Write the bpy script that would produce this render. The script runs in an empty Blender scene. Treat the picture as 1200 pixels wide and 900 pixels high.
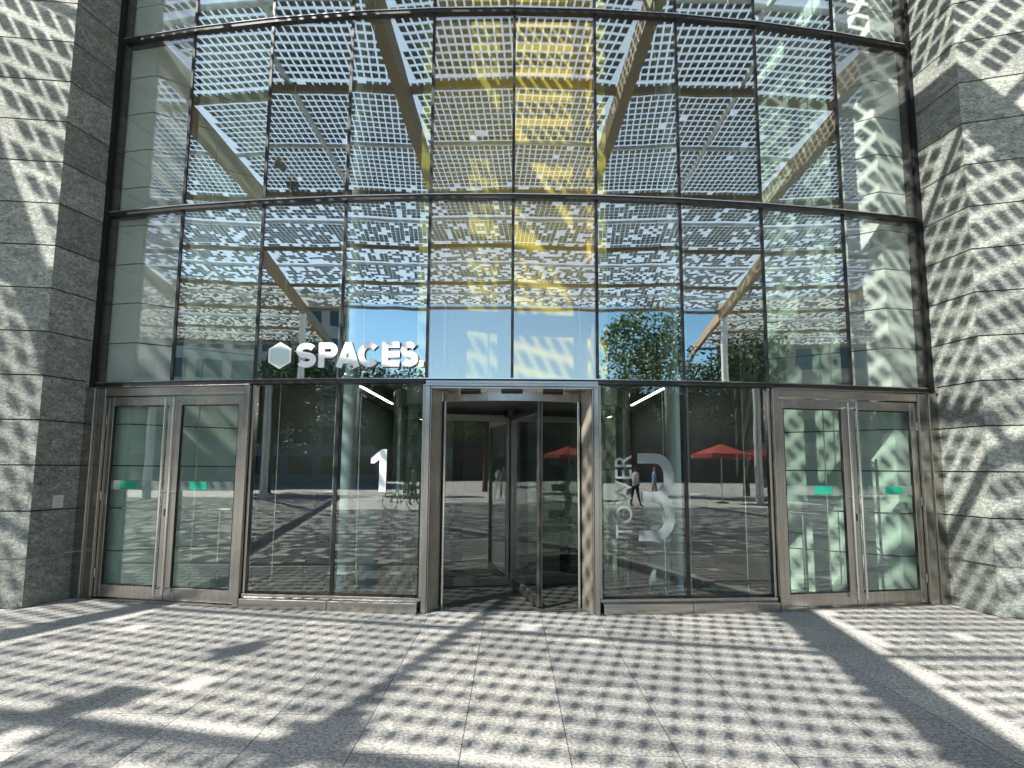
import bpy, math, random
from mathutils import Vector, Matrix
random.seed(7)
sc = bpy.context.scene
col = sc.collection
R = math.radians
V = Vector

# ------------------------------------------------------------------ mesh helper
class MB:
    def __init__(s): s.v = []; s.f = []; s.m = []; s.uv = None
    def add(s, vs, fs, mi=0):
        b = len(s.v); s.v += [tuple(p) for p in vs]
        for f in fs: s.f.append(tuple(b + i for i in f)); s.m.append(mi)
    def hexa(s, p, mi=0):      # p: 4 bottom (ccw) + 4 top
        s.add(p, [(3,2,1,0),(4,5,6,7),(0,1,5,4),(1,2,6,5),(2,3,7,6),(3,0,4,7)], mi)
    def box(s, x0,x1,y0,y1,z0,z1, mi=0):
        s.hexa([(x0,y0,z0),(x1,y0,z0),(x1,y1,z0),(x0,y1,z0),(x0,y0,z1),(x1,y0,z1),(x1,y1,z1),(x0,y1,z1)], mi)
    def fb(s, F, u0,u1,z0,z1,n0,n1, mi=0):   # box in the frame of a facade chord; n grows toward the viewer
        P = F.at
        s.hexa([P(u0,n1,z0),P(u1,n1,z0),P(u1,n0,z0),P(u0,n0,z0),P(u0,n1,z1),P(u1,n1,z1),P(u1,n0,z1),P(u0,n0,z1)], mi)
    def tube(s, pts, r, n=8, mi=0, cap=True):
        pts = [V(p) for p in pts]; rs = r if isinstance(r,(list,tuple)) else [r]*len(pts)
        rings = []
        for i,p in enumerate(pts):
            d = (pts[min(i+1,len(pts)-1)] - pts[max(i-1,0)]).normalized()
            a = V((0,0,1)) if abs(d.z) < .9 else V((1,0,0))
            x = d.cross(a).normalized(); y = d.cross(x)
            rings.append([p + (x*math.cos(t*2*math.pi/n) + y*math.sin(t*2*math.pi/n))*rs[i] for t in range(n)])
        b = len(s.v)
        for rg in rings: s.v += [tuple(q) for q in rg]
        for i in range(len(pts)-1):
            for t in range(n):
                u = (t+1)%n
                s.f.append((b+i*n+t, b+i*n+u, b+(i+1)*n+u, b+(i+1)*n+t)); s.m.append(mi)
        if cap:
            s.f.append(tuple(b+t for t in range(n))); s.m.append(mi)
            s.f.append(tuple(b+(len(pts)-1)*n+t for t in reversed(range(n)))); s.m.append(mi)
    def lathe(s, prof, c=(0,0,0), n=24, mi=0):
        b = len(s.v)
        for r,z in prof:
            for t in range(n):
                a = 2*math.pi*t/n; s.v.append((c[0]+r*math.cos(a), c[1]+r*math.sin(a), c[2]+z))
        for i in range(len(prof)-1):
            for t in range(n):
                u = (t+1)%n
                s.f.append((b+i*n+t, b+i*n+u, b+(i+1)*n+u, b+(i+1)*n+t)); s.m.append(mi)
    def build(s, name, mats, parent=None, smooth=False, bevel=0):
        me = bpy.data.meshes.new(name); me.from_pydata(s.v, [], s.f); me.update()
        if not isinstance(mats,(list,tuple)): mats = [mats]
        for m in mats: me.materials.append(m)
        if len(mats) > 1: me.polygons.foreach_set('material_index', s.m)
        if smooth:
            me.polygons.foreach_set('use_smooth', [True]*len(me.polygons)); me.update()
            try: me.set_sharp_from_angle(angle=R(40))
            except Exception: pass
        o = bpy.data.objects.new(name, me); col.objects.link(o); o.parent = parent
        if bevel:
            md = o.modifiers.new('edge','BEVEL'); md.width = bevel; md.segments = 2; md.limit_method = 'ANGLE'
        return o

class Frame:   # chord A->B, left to right as seen from outside
    def __init__(s, A, B, off=0):
        s.A = V((A[0],A[1])); s.B = V((B[0],B[1])); d = s.B - s.A; s.L = d.length
        s.u = d/s.L; s.n = V((s.u.y, -s.u.x)); s.A = s.A + s.n*off
    def at(s, u, n, z):
        p = s.A + s.u*u + s.n*n; return (p.x, p.y, z)

def tag(o, label=None, cat=None, group=None, kind=None):
    if label: o['label'] = label
    if cat: o['category'] = cat
    if group: o['group'] = group
    if kind: o['kind'] = kind
    return o
def thing(name, loc=(0,0,0), label=None, cat=None, group=None, rz=0):
    o = bpy.data.objects.new(name, None); o.empty_display_size = .2; col.objects.link(o)
    o.location = loc; o.rotation_euler = (0,0,rz)
    return tag(o, label, cat, group)
def copy_tree(o, parent=None):
    c = o.copy(); col.objects.link(c); c.parent = parent
    for ch in list(o.children): copy_tree(ch, c)
    return c

# ------------------------------------------------------------------ materials
def mat(name):
    m = bpy.data.materials.new(name); m.use_nodes = True
    nt = m.node_tree; nt.nodes.clear()
    out = nt.nodes.new('ShaderNodeOutputMaterial')
    return m, nt, out
def N(nt, typ, **kw):
    n = nt.nodes.new('ShaderNode'+typ)
    for k,v in kw.items(): setattr(n, k, v)
    return n
def setin(n, **kw):
    for k,v in kw.items():
        k = k.replace('_',' '); n.inputs[k].default_value = v
def ramp(nt, stops):
    r = N(nt,'ValToRGB'); e = r.color_ramp.elements
    while len(e) < len(stops): e.new(.5)
    for el,(p,c) in zip(e, stops):
        el.position = p; el.color = (*c,1) if len(c)==3 else c
    return r
def simple(name, c, rough=.6, metal=0, spec=.5, noise=.0, nscale=8, bump=0):
    m, nt, out = mat(name)
    b = N(nt,'BsdfPrincipled'); setin(b, Roughness=rough, Metallic=metal); b.inputs['Specular IOR Level'].default_value = spec
    b.inputs['Base Color'].default_value = (*c,1)
    if noise or bump:
        tc = N(nt,'TexCoord'); nz = N(nt,'TexNoise'); setin(nz, Scale=nscale, Detail=6, Roughness=.65)
        nt.links.new(tc.outputs['Object'], nz.inputs['Vector'])
        if noise:
            r = ramp(nt, [(.3,tuple(x*(1-noise) for x in c)),(.7,tuple(min(1,x*(1+noise)) for x in c))])
            nt.links.new(nz.outputs['Fac'], r.inputs['Fac']); nt.links.new(r.outputs['Color'], b.inputs['Base Color'])
        if bump:
            bp = N(nt,'Bump'); setin(bp, Strength=bump, Distance=.02)
            nt.links.new(nz.outputs['Fac'], bp.inputs['Height']); nt.links.new(bp.outputs['Normal'], b.inputs['Normal'])
    nt.links.new(b.outputs[0], out.inputs[0])
    return m
def brushed(name, c, rough=.28, vertical=True):
    m, nt, out = mat(name)
    b = N(nt,'BsdfPrincipled'); setin(b, Metallic=1.0)
    tc = N(nt,'TexCoord'); mp = N(nt,'Mapping'); mp.inputs['Scale'].default_value = (60,60,.8) if vertical else (1.5,1.5,60)
    nz = N(nt,'TexNoise'); setin(nz, Scale=1.0, Detail=5)
    nz2 = N(nt,'TexNoise'); setin(nz2, Scale=2.3, Detail=5)
    r = ramp(nt, [(.3,tuple(x*.72 for x in c)),(.7,c)])
    nt.links.new(tc.outputs['Object'], mp.inputs[0]); nt.links.new(mp.outputs[0], nz.inputs['Vector'])
    nt.links.new(tc.outputs['Object'], nz2.inputs['Vector'])
    nt.links.new(nz.outputs['Fac'], r.inputs['Fac']); nt.links.new(r.outputs['Color'], b.inputs['Base Color'])
    mr = N(nt,'MapRange'); setin(mr, To_Min=rough-.08, To_Max=rough+.14)
    nt.links.new(nz2.outputs['Fac'], mr.inputs['Value']); nt.links.new(mr.outputs[0], b.inputs['Roughness'])
    bp = N(nt,'Bump'); setin(bp, Strength=.12, Distance=.01)
    nt.links.new(nz.outputs['Fac'], bp.inputs['Height']); nt.links.new(bp.outputs['Normal'], b.inputs['Normal'])
    nt.links.new(b.outputs[0], out.inputs[0])
    return m
def facade_glass(name, refl=.23, tint=(.86,.92,.885), gl=(1,1,1), wav=.0016):
    m, nt, out = mat(name)
    tr = N(nt,'BsdfTransparent'); tr.inputs[0].default_value = (*tint,1)
    g = N(nt,'BsdfGlossy'); g.inputs['Color'].default_value = (*gl,1); g.inputs['Roughness'].default_value = 0.0
    fr = N(nt,'Fresnel'); gm = N(nt,'NewGeometry'); im = N(nt,'MapRange'); setin(im, To_Min=1.5, To_Max=1/1.5)
    nt.links.new(gm.outputs['Backfacing'], im.inputs['Value']); nt.links.new(im.outputs[0], fr.inputs['IOR'])   # the pane's inner face reflects like its outer face
    mr = N(nt,'MapRange'); setin(mr, From_Min=0.0, From_Max=1.0, To_Min=refl, To_Max=1.0)
    nt.links.new(fr.outputs[0], mr.inputs['Value'])
    tc = N(nt,'TexCoord'); nz = N(nt,'TexNoise'); setin(nz, Scale=1.1, Detail=2.0)
    bp = N(nt,'Bump'); setin(bp, Strength=wav*10, Distance=.05)
    nt.links.new(tc.outputs['Object'], nz.inputs['Vector']); nt.links.new(nz.outputs['Fac'], bp.inputs['Height'])
    nt.links.new(bp.outputs['Normal'], g.inputs['Normal'])
    mx = N(nt,'MixShader'); nt.links.new(mr.outputs[0], mx.inputs[0])
    nt.links.new(tr.outputs[0], mx.inputs[1]); nt.links.new(g.outputs[0], mx.inputs[2])
    nt.links.new(mx.outputs[0], out.inputs[0])
    return m
def mixglass(name, trans, tint, diff, gloss=0.0):   # part clear, part milky
    m, nt, out = mat(name)
    tr = N(nt,'BsdfTransparent'); tr.inputs[0].default_value = (*tint,1)
    tl = N(nt,'BsdfTranslucent'); tl.inputs[0].default_value = (*diff,1)
    df = N(nt,'BsdfDiffuse'); df.inputs[0].default_value = (*diff,1)
    m1 = N(nt,'MixShader'); m1.inputs[0].default_value = .5
    nt.links.new(tl.outputs[0], m1.inputs[1]); nt.links.new(df.outputs[0], m1.inputs[2])
    m2 = N(nt,'MixShader'); m2.inputs[0].default_value = 1-trans
    nt.links.new(tr.outputs[0], m2.inputs[1]); nt.links.new(m1.outputs[0], m2.inputs[2])
    nt.links.new(m2.outputs[0], out.inputs[0])
    return m
def emit(name, c, s):
    m, nt, out = mat(name); e = N(nt,'Emission'); e.inputs[0].default_value = (*c,1); e.inputs[1].default_value = s
    nt.links.new(e.outputs[0], out.inputs[0]); return m

def stone_mat():
    m, nt, out = mat('green_granite')
    b = N(nt,'BsdfPrincipled'); setin(b, Roughness=.62); b.inputs['Specular IOR Level'].default_value = .35
    tc = N(nt,'TexCoord'); geo = N(nt,'NewGeometry')
    sep = N(nt,'Math', operation='MULTIPLY'); sep.inputs[1].default_value = 37.0
    nt.links.new(geo.outputs['Random Per Island'], sep.inputs[0])
    cmb = N(nt,'CombineXYZ')
    for i in range(3): nt.links.new(sep.outputs[0], cmb.inputs[i])
    va = N(nt,'VectorMath', operation='ADD'); nt.links.new(tc.outputs['Object'], va.inputs[0]); nt.links.new(cmb.outputs[0], va.inputs[1])
    mp = N(nt,'Mapping'); mp.inputs['Rotation'].default_value = (.5,.6,.4); mp.inputs['Scale'].default_value = (1,1,2.2)
    nt.links.new(va.outputs[0], mp.inputs[0])
    n1 = N(nt,'TexNoise'); setin(n1, Scale=2.6, Detail=9, Roughness=.66, Distortion=1.6)
    n2 = N(nt,'TexNoise'); setin(n2, Scale=38, Detail=5, Roughness=.75)
    n3 = N(nt,'TexNoise'); setin(n3, Scale=11, Detail=7, Roughness=.7, Distortion=2.2)
    nt.links.new(mp.outputs[0], n1.inputs['Vector']); nt.links.new(va.outputs[0], n2.inputs['Vector']); nt.links.new(mp.outputs[0], n3.inputs['Vector'])
    r1 = ramp(nt, [(.30,(.17,.19,.175)),(.5,(.27,.285,.265)),(.70,(.38,.39,.365))])
    r3 = ramp(nt, [(.36,(.50,.53,.50)),(.49,(.95,.96,.94)),(.60,(1.45,1.45,1.40))])
    r2 = ramp(nt, [(.36,(.78,.79,.78)),(.6,(1.14,1.14,1.12))])
    nt.links.new(n1.outputs['Fac'], r1.inputs['Fac']); nt.links.new(n2.outputs['Fac'], r2.inputs['Fac']); nt.links.new(n3.outputs['Fac'], r3.inputs['Fac'])
    mx = N(nt,'Mix', data_type='RGBA', blend_type='MULTIPLY'); mx.inputs[0].default_value = 1
    nt.links.new(r1.outputs['Color'], mx.inputs[6]); nt.links.new(r3.outputs['Color'], mx.inputs[7])
    mx2 = N(nt,'Mix', data_type='RGBA', blend_type='MULTIPLY'); mx2.inputs[0].default_value = 1
    nt.links.new(mx.outputs[2], mx2.inputs[6]); nt.links.new(r2.outputs['Color'], mx2.inputs[7])
    mr = N(nt,'MapRange'); setin(mr, To_Min=.74, To_Max=1.16)
    nt.links.new(geo.outputs['Random Per Island'], mr.inputs['Value'])
    sc_ = N(nt,'VectorMath', operation='SCALE'); nt.links.new(mx2.outputs[2], sc_.inputs[0]); nt.links.new(mr.outputs[0], sc_.inputs['Scale'])
    nt.links.new(sc_.outputs[0], b.inputs['Base Color'])
    bp = N(nt,'Bump'); setin(bp, Strength=.35, Distance=.01)
    nt.links.new(n2.outputs['Fac'], bp.inputs['Height']); nt.links.new(bp.outputs['Normal'], b.inputs['Normal'])
    nt.links.new(b.outputs[0], out.inputs[0]); return m

def ground_mat():
    m, nt, out = mat('granite_paving')
    b = N(nt,'BsdfPrincipled'); setin(b, Roughness=.72); b.inputs['Specular IOR Level'].default_value = .35
    tc = N(nt,'TexCoord')
    mp = N(nt,'Mapping'); mp.inputs['Rotation'].default_value = (0,0,R(90)); mp.inputs['Location'].default_value = (.35,.27,0)
    nt.links.new(tc.outputs['Object'], mp.inputs[0])
    br = N(nt,'TexBrick'); setin(br, Scale=1.0, Mortar_Size=.0035, Mortar_Smooth=.0, Brick_Width=1.2, Row_Height=.6, Bias=0.0)
    br.offset = .5; br.inputs['Color1'].default_value = (.80,.81,.82,1); br.inputs['Color2'].default_value = (1.12,1.10,1.06,1); br.inputs['Mortar'].default_value = (.30,.29,.28,1)
    nt.links.new(mp.outputs[0], br.inputs['Vector'])
    n1 = N(nt,'TexNoise'); setin(n1, Scale=42, Detail=4, Roughness=.8)
    n2 = N(nt,'TexNoise'); setin(n2, Scale=.9, Detail=5, Roughness=.6)
    vo = N(nt,'TexVoronoi'); setin(vo, Scale=85)
    for n in (n1,n2,vo): nt.links.new(tc.outputs['Object'], n.inputs['Vector'])
    r1 = ramp(nt, [(.36,(.18,.185,.185)),(.5,(.42,.42,.405)),(.64,(.68,.67,.645))])
    nt.links.new(n1.outputs['Fac'], r1.inputs['Fac'])
    r2 = ramp(nt, [(.3,(.74,.74,.73)),(.5,(1.0,.99,.98)),(.7,(1.15,1.14,1.12))]); nt.links.new(n2.outputs['Fac'], r2.inputs['Fac'])
    rv = ramp(nt, [(.0,(.6,.6,.6)),(.5,(1.05,1.05,1.05)),(1,(1.3,1.28,1.25))]); nt.links.new(vo.outputs['Color'], rv.inputs['Fac'])
    prev = r1.outputs['Color']
    for o2 in (r2.outputs['Color'], rv.outputs['Color'], br.outputs['Color']):
        mx = N(nt,'Mix', data_type='RGBA', blend_type='MULTIPLY'); mx.inputs[0].default_value = 1
        nt.links.new(prev, mx.inputs[6]); nt.links.new(o2, mx.inputs[7]); prev = mx.outputs[2]
    nt.links.new(prev, b.inputs['Base Color'])
    bp = N(nt,'Bump'); setin(bp, Strength=.3, Distance=.006)
    nt.links.new(n1.outputs['Fac'], bp.inputs['Height']); nt.links.new(bp.outputs['Normal'], b.inputs['Normal'])
    nt.links.new(b.outputs[0], out.inputs[0]); return m

def wood_mat(name, a, c):
    m, nt, out = mat(name)
    b = N(nt,'BsdfPrincipled'); setin(b, Roughness=.6)
    tc = N(nt,'TexCoord'); nz = N(nt,'TexNoise'); setin(nz, Scale=1.2, Detail=6, Distortion=1.0)
    mp = N(nt,'Mapping'); mp.inputs['Scale'].default_value = (6,6,22)
    nt.links.new(tc.outputs['Object'], mp.inputs[0]); nt.links.new(mp.outputs[0], nz.inputs['Vector'])
    r = ramp(nt, [(.3,a),(.7,c)]); nt.links.new(nz.outputs['Fac'], r.inputs['Fac']); nt.links.new(r.outputs['Color'], b.inputs['Base Color'])
    nt.links.new(b.outputs[0], out.inputs[0]); return m

STONE = stone_mat(); GROUND = ground_mat()
STEEL = brushed('brushed_steel', (.52,.495,.45), .20)
STEELH = brushed('brushed_steel_horizontal', (.52,.495,.45), .20, False)
POLISH = simple('polished_steel', (.7,.69,.66), .14, 1)
DARKMET = simple('dark_anodised', (.035,.035,.035), .38, .6)
BLACK = simple('black_gasket', (.012,.012,.012), .55)
ALU = simple('pale_aluminium', (.62,.64,.66), .4, .3, noise=.1)
GLASS = facade_glass('facade_glass', .27, gl=(.95,1,.965))
GLASSY = facade_glass('facade_glass_centre', .18, (.97,.97,.93))
GLASSE = facade_glass('facade_glass_end', .07, (.975,.99,.98))
GLASSD = facade_glass('door_glass', .05, (.88,.94,.91), wav=.0012)
GLASSR = facade_glass('revolving_glass', .05, (.9,.94,.91), wav=.0008)
WOOD = wood_mat('glulam', (.19,.135,.08), (.31,.23,.135))
CELL = simple('solar_cell', (.045,.062,.062), .35, noise=.25, nscale=6)
PVG = mixglass('canopy_glass', .78, (.98,.98,.98), (.92,.93,.92))
WHITE = simple('white_lettering', (.95,.97,.96), .9)
FROST = mixglass('frosted_film', .38, (.85,.9,.9), (.62,.68,.68))
GREEN = simple('green_sign', (.01,.32,.2), .5)
YEL = simple('yellow_panel', (.66,.54,.06), .7, noise=.08, nscale=2)
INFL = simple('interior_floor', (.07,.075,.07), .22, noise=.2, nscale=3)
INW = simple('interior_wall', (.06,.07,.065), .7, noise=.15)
INC = simple('interior_ceiling', (.12,.12,.115), .8)
INCW = simple('lobby_ceiling_white', (.7,.71,.69), .8)
COLW = simple('column_cladding', (.72,.75,.76), .32, .35, noise=.06)
TUBE = emit('lit_tube', (1,.98,.92), 5)
WINGM = simple('wing_steel',(.17,.165,.155),.3,.7)
STEELJ = simple('jamb_steel',(.50,.46,.38),.38,.55,noise=.15,nscale=3)
MORTAR = simple('joint_dark', (.03,.03,.028), .8)
PLATE = simple('white_plate', (.7,.71,.7), .5)
BARK = simple('bark', (.09,.065,.045), .9, noise=.3, nscale=12, bump=.5)

# ------------------------------------------------------------------ facade geometry
RAD = 19.7; D0 = 7.69; CY = D0 + RAD
def facade_pt(px):
    if px == 0: return V((0, D0))
    k = abs(px)/768.; lo, hi = 0, .5
    for _ in range(50):
        a = (lo+hi)/2; x = RAD*math.sin(a); y = D0 + RAD*(1-math.cos(a))
        if x/y < k: lo = a
        else: hi = a
    return V((math.copysign(x, px), y))
PX = [-473,-386,-292,-195.5,-97,0,97,195,290,385,473]
P = [facade_pt(p) for p in PX]
Z1, Z2, Z3, Z4 = 2.54, 4.72, 7.08, 9.45

facade = thing('glass_facade', (0, D0, 0), 'tall curved glass curtain wall above the entrance doors, mirroring the solar canopy', 'glass facade')
def reparent(o, p):   # mesh data is in world coordinates: shift it to the thing's base
    me = o.data; L = p.location
    for v in me.vertices: v.co = v.co - L
    me.update(); o.parent = p; return o
def part(mb, name, m, p, smooth=False, bevel=0):
    o = mb.build(name, m, None, smooth, bevel); return reparent(o, p)

rows = [(Z1,Z2),(Z2,Z3),(Z3,Z4)]
for i in range(10):
    F = Frame(P[i], P[i+1])
    for k,(za,zb) in enumerate(rows):
        mb = MB(); t0 = random.uniform(-.002,.002); t1 = random.uniform(-.002,.002)
        u0,u1,z0,z1 = .012, F.L-.012, za+.02, zb-.02
        a = F.at
        q = [(u0,t0,z0),(u1,t1,z0),(u1,t1-.014,z0),(u0,t0-.014,z0),(u0,-t1,z1),(u1,-t0,z1),(u1,-t0-.014,z1),(u0,-t1-.014,z1)]
        mb.hexa([a(u,n,z) for u,n,z in q])
        part(mb, 'glass_pane', GLASSY if i in (4,5) else GLASSE if i in (0,9) else GLASS, facade)
for i in range(11):       # vertical joints and their fins
    mb = MB()
    if i in (0,10):
        F = Frame(P[0],P[1]) if i==0 else Frame(P[9],P[10])
        u = 0 if i==0 else F.L
        s = 1 if i==0 else -1
        ua,ub = sorted((u-s*.06, u+s*.02))
        mb.fb(F, ua, ub, Z1-.031, Z4+.05, -.10, .035)
        mb.fb(F, *sorted((u+s*.02, u+s*.05)), Z1-.031, Z4+.05, -.12, .012)
    else:
        d = (P[i+1]-P[i-1]); d.normalize(); F = Frame(P[i]-d*.5, P[i]+d*.5)
        mb.fb(F, .483, .517, Z1+.03, Z4+.05, -.035, .012)
        mb.fb(F, .494, .506, Z1+.03, Z4+.05, -.16, -.036)
    part(mb, 'mullion', DARKMET, facade)
for z in (Z1, Z2, Z3, Z4):
    for i in range(10):
        F = Frame(P[i], P[i+1]); mb = MB()
        ea=.051 if i==0 else -.003; eb=F.L-.051 if i==9 else F.L+.003
        mb.fb(F, ea, eb, z-.024, z+.020, -.14, .045, 0)
        mb.fb(F, ea, eb, z+.0205, z+.032, -.02, .058, 1)
        part(mb, 'transom', [DARKMET, POLISH], facade)

# ---------------------------------------------- logo and numbers
def text_mesh(name, body, m, F, ux0, ux1, z0, z1, n, parent, off=.0, rot=False, weight=0.0):
    cu = bpy.data.curves.new(name, 'FONT'); cu.body = body; cu.extrude = .006; cu.offset = weight; cu.fill_mode = 'BOTH'
    cu.resolution_u = 6
    o = bpy.data.objects.new(name, cu); col.objects.link(o)
    dg = bpy.context.evaluated_depsgraph_get()
    me = bpy.data.meshes.new_from_object(o.evaluated_get(dg)); bpy.data.objects.remove(o)
    co = [v.co.copy() for v in me.vertices]
    if rot: co = [V((-c.y, c.x, c.z)) for c in co]
    xs = [c.x for c in co]; ys = [c.y for c in co]
    x0,x1,y0,y1 = min(xs),max(xs),min(ys),max(ys)
    for v,c in zip(me.vertices, co):
        u = ux0 + (c.x-x0)/(x1-x0)*(ux1-ux0); z = z0 + (c.y-y0)/(y1-y0)*(z1-z0)
        v.co = V(F.at(u, n + c.z*1.0, z)) - parent.location
    me.name = name; me.materials.clear(); me.materials.append(m)
    o = bpy.data.objects.new(name, me); col.objects.link(o); o.parent = parent
    return o
FL = Frame(P[2], P[4])
def uof(F, X): return (X - F.A.x)/F.u.x
logo = thing('logo_sign', (-2, D0+.1, Z1+.15), 'white hexagon and bold white word fixed on the glass above the left window', 'sign')
LN = .042
mbh = MB(); cx = uof(FL,-2.70); cz = 2.845; rr = .158
hexo = [(cx + rr*math.sin(R(60*k)), cz + rr*math.cos(R(60*k))) for k in range(6)]
def prism(mb, F, pts, n0, n1, mi=0):
    k = len(pts); b = [F.at(u,n0,z) for u,z in pts]; t = [F.at(u,n1,z) for u,z in pts]
    mb.add(b+t, [tuple(range(k)), tuple(range(2*k-1,k-1,-1))] + [(i,(i+1)%k,k+(i+1)%k,k+i) for i in range(k)], mi)
prism(mbh, FL, hexo, LN-.006, LN+.006)
part(mbh, 'emblem', WHITE, logo)
mbh = MB(); inner = [(cx + rr*.82*math.sin(R(60*k)), cz + rr*.82*math.cos(R(60*k))) for k in range(6)]
prism(mbh, FL, inner, LN+.007, LN+.011); part(mbh, 'emblem_face', simple('pale_mint',(.62,.76,.72),.4), logo)
# bold word built as solid strokes: letters from arcs and bars
def stroke(mb, F, pts, w, n0, n1):
    L=[];Rr=[]
    for i,p in enumerate(pts):
        a = V(pts[max(i-1,0)]); b = V(pts[min(i+1,len(pts)-1)]); d=(b-a).normalized(); q=V((-d.y,d.x))*w/2
        L.append(V(p)+q); Rr.append(V(p)-q)
    for i in range(len(pts)-1):
        quad=[L[i],L[i+1],Rr[i+1],Rr[i]]
        prism(mb,F,[(c.x,c.y) for c in quad],n0,n1)
def arc(cx,cy,rx,ry,a0,a1,n=12): return [(cx+rx*math.cos(R(a0+(a1-a0)*i/n)), cy+ry*math.sin(R(a0+(a1-a0)*i/n))) for i in range(n+1)]
def letter(ch, x, y, w, h, t):
    S=[]; r=t/2
    if ch=='S':
        rx=w/2-r; ry=(h/2-r)/2+r*0; ryy=(h-t)/4
        S.append(arc(x+w/2, y+h-r-ryy, rx, ryy, 28, 270) + arc(x+w/2, y+r+ryy, rx, ryy, 90, -152)[1:])
    elif ch=='P':
        S.append([(x+r,y),(x+r,y+h)]); ry=(h*.62-t)/2
        cyy=y+h-r-ry; S.append([(x+r,y+h-r),(x+w-r-ry,y+h-r)]+arc(x+w-r-ry,cyy,ry,ry,90,-90)[1:]+[(x+r,cyy-ry)])
    elif ch=='A':
        S.append([(x+r*.9,y),(x+w/2,y+h-r*.1)]); S.append([(x+w-r*.9,y),(x+w/2,y+h-r*.1)]); S.append([(x+w*.25,y+h*.27),(x+w*.75,y+h*.27)])
    elif ch=='C': S.append(arc(x+w/2,y+h/2,w/2-r,h/2-r,42,318,22))
    elif ch=='E':
        S.append([(x+r,y),(x+r,y+h)])
        for f in (r,h/2,h-r): S.append([(x+r,y+f),(x+w,y+f)])
    elif ch=='.': S.append([(x,y+r),(x+w,y+r)])
    return S
word = [('S',-2.505,.245),('P',-2.235,.225),('A',-2.025,.28),('C',-1.765,.26),('E',-1.485,.205),('S',-1.268,.205),('.',-1.052,.05)]
mbw = MB(); kk = 0
for ch,x,w in word:
    for st in letter(ch, uof(FL,x), 2.70, w, .29, .071):
        stroke(mbw, FL, st, .071, LN-.006+kk*.0007, LN+.006+kk*.0007); kk += 1
part(mbw, 'lettering', WHITE, logo)
FR = Frame(P[6], P[8])
# "1"
FC1 = Frame(P[2], P[4])
one = thing('number_sign', (-1.5, D0+.1, 1.3), 'white numeral 1 on the window left of the revolving door', 'number')
mb = MB(); U = lambda X: uof(FC1,X)
prism(mb, FC1, [(U(-1.485),1.29),(U(-1.405),1.29),(U(-1.405),1.765),(U(-1.46),1.765),(U(-1.585),1.665),(U(-1.585),1.605),(U(-1.545),1.605),(U(-1.485),1.65)][::-1], .012, .02)
part(mb, 'numeral', WHITE, one)
tow = thing('number_sign', (1.5, D0+.1, .8), 'frosted TOWER lettering and big numeral 3 on the window right of the revolving door', 'number')
mb = MB(); u0 = uof(FR,1.42); wd=.42; z0=.77; h=.97; t=.115; r=t/2
st = [(u0, z0+h-r),(u0+wd*.45,z0+h-r)] + arc(u0+wd*.5, z0+h-r-(h-t)/4, wd*.5-r, (h-t)/4, 90, -90)[1:] + [(u0+wd*.12, z0+h/2)]
st2 = [(u0+wd*.12, z0+h/2),(u0+wd*.45,z0+h/2)] + arc(u0+wd*.5, z0+r+(h-t)/4, wd*.5-r, (h-t)/4, 90, -90)[1:] + [(u0, z0+r)]
stroke(mb, FR, st, t, .012, .018); stroke(mb, FR, st2, t, .0185, .0245)
part(mb, 'numeral', FROST, tow)
text_mesh('lettering', 'TOWER', FROST, FR, uof(FR,1.16), uof(FR,1.35), .80, 1.72, .018, tow, rot=True, weight=0)

# ---------------------------------------------- lower windows
def low_window(ia, ib, label, m_u):
    F = Frame(P[ia], P[ib]); w = thing('shop_window', (*((P[ia]+P[ib])/2), 0), label, 'window')
    mb = MB()
    for a,b in ((.0,m_u-.018),(m_u+.018,F.L)):
        mb2 = MB(); mb2.fb(F, max(a,.055), min(b,F.L-.055), .152, Z1-.035, -.012, .002); part(mb2, 'glass_pane', GLASSD, w)
    mb2 = MB(); mb2.fb(F, m_u-.02, m_u+.02, .152, Z1-.033, -.10, .014); part(mb2, 'mullion', DARKMET, w)
    mb2 = MB(); mb2.fb(F, .0, F.L, .112, .150, -.08, .05); mb2.fb(F, .0,.03,.152,Z1-.034,-.08,.03); mb2.fb(F, F.L-.03,F.L,.152,Z1-.034,-.08,.03)
    part(mb2, 'frame', STEEL, w, bevel=.004)
    mb2 = MB(); mb2.fb(F, .02, m_u-.002, .0, .110, -.1, .14); part(mb2, 'plinth', STEELH, w, bevel=.006)
    mb2 = MB(); mb2.fb(F, m_u+.002, F.L-.02, .0, .110, -.1, .14); part(mb2, 'plinth', STEELH, w, bevel=.006)
    mb2 = MB(); mb2.fb(F, .03, m_u-.02, .153, .175, -.02, .006); mb2.fb(F, m_u+.02, F.L-.03, .153,.175,-.02,.006); part(mb2,'gasket',BLACK,w)
    return F
WL = Frame(P[2],P[4]); WR = Frame(P[6],P[8])
low_window(2,4,'ground floor shop window carrying the numeral 1, left of the revolving door', WL.L*.5)
low_window(6,8,'ground floor shop window with the frosted TOWER 3 marking, right of the revolving door', WR.L*.5)

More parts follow.
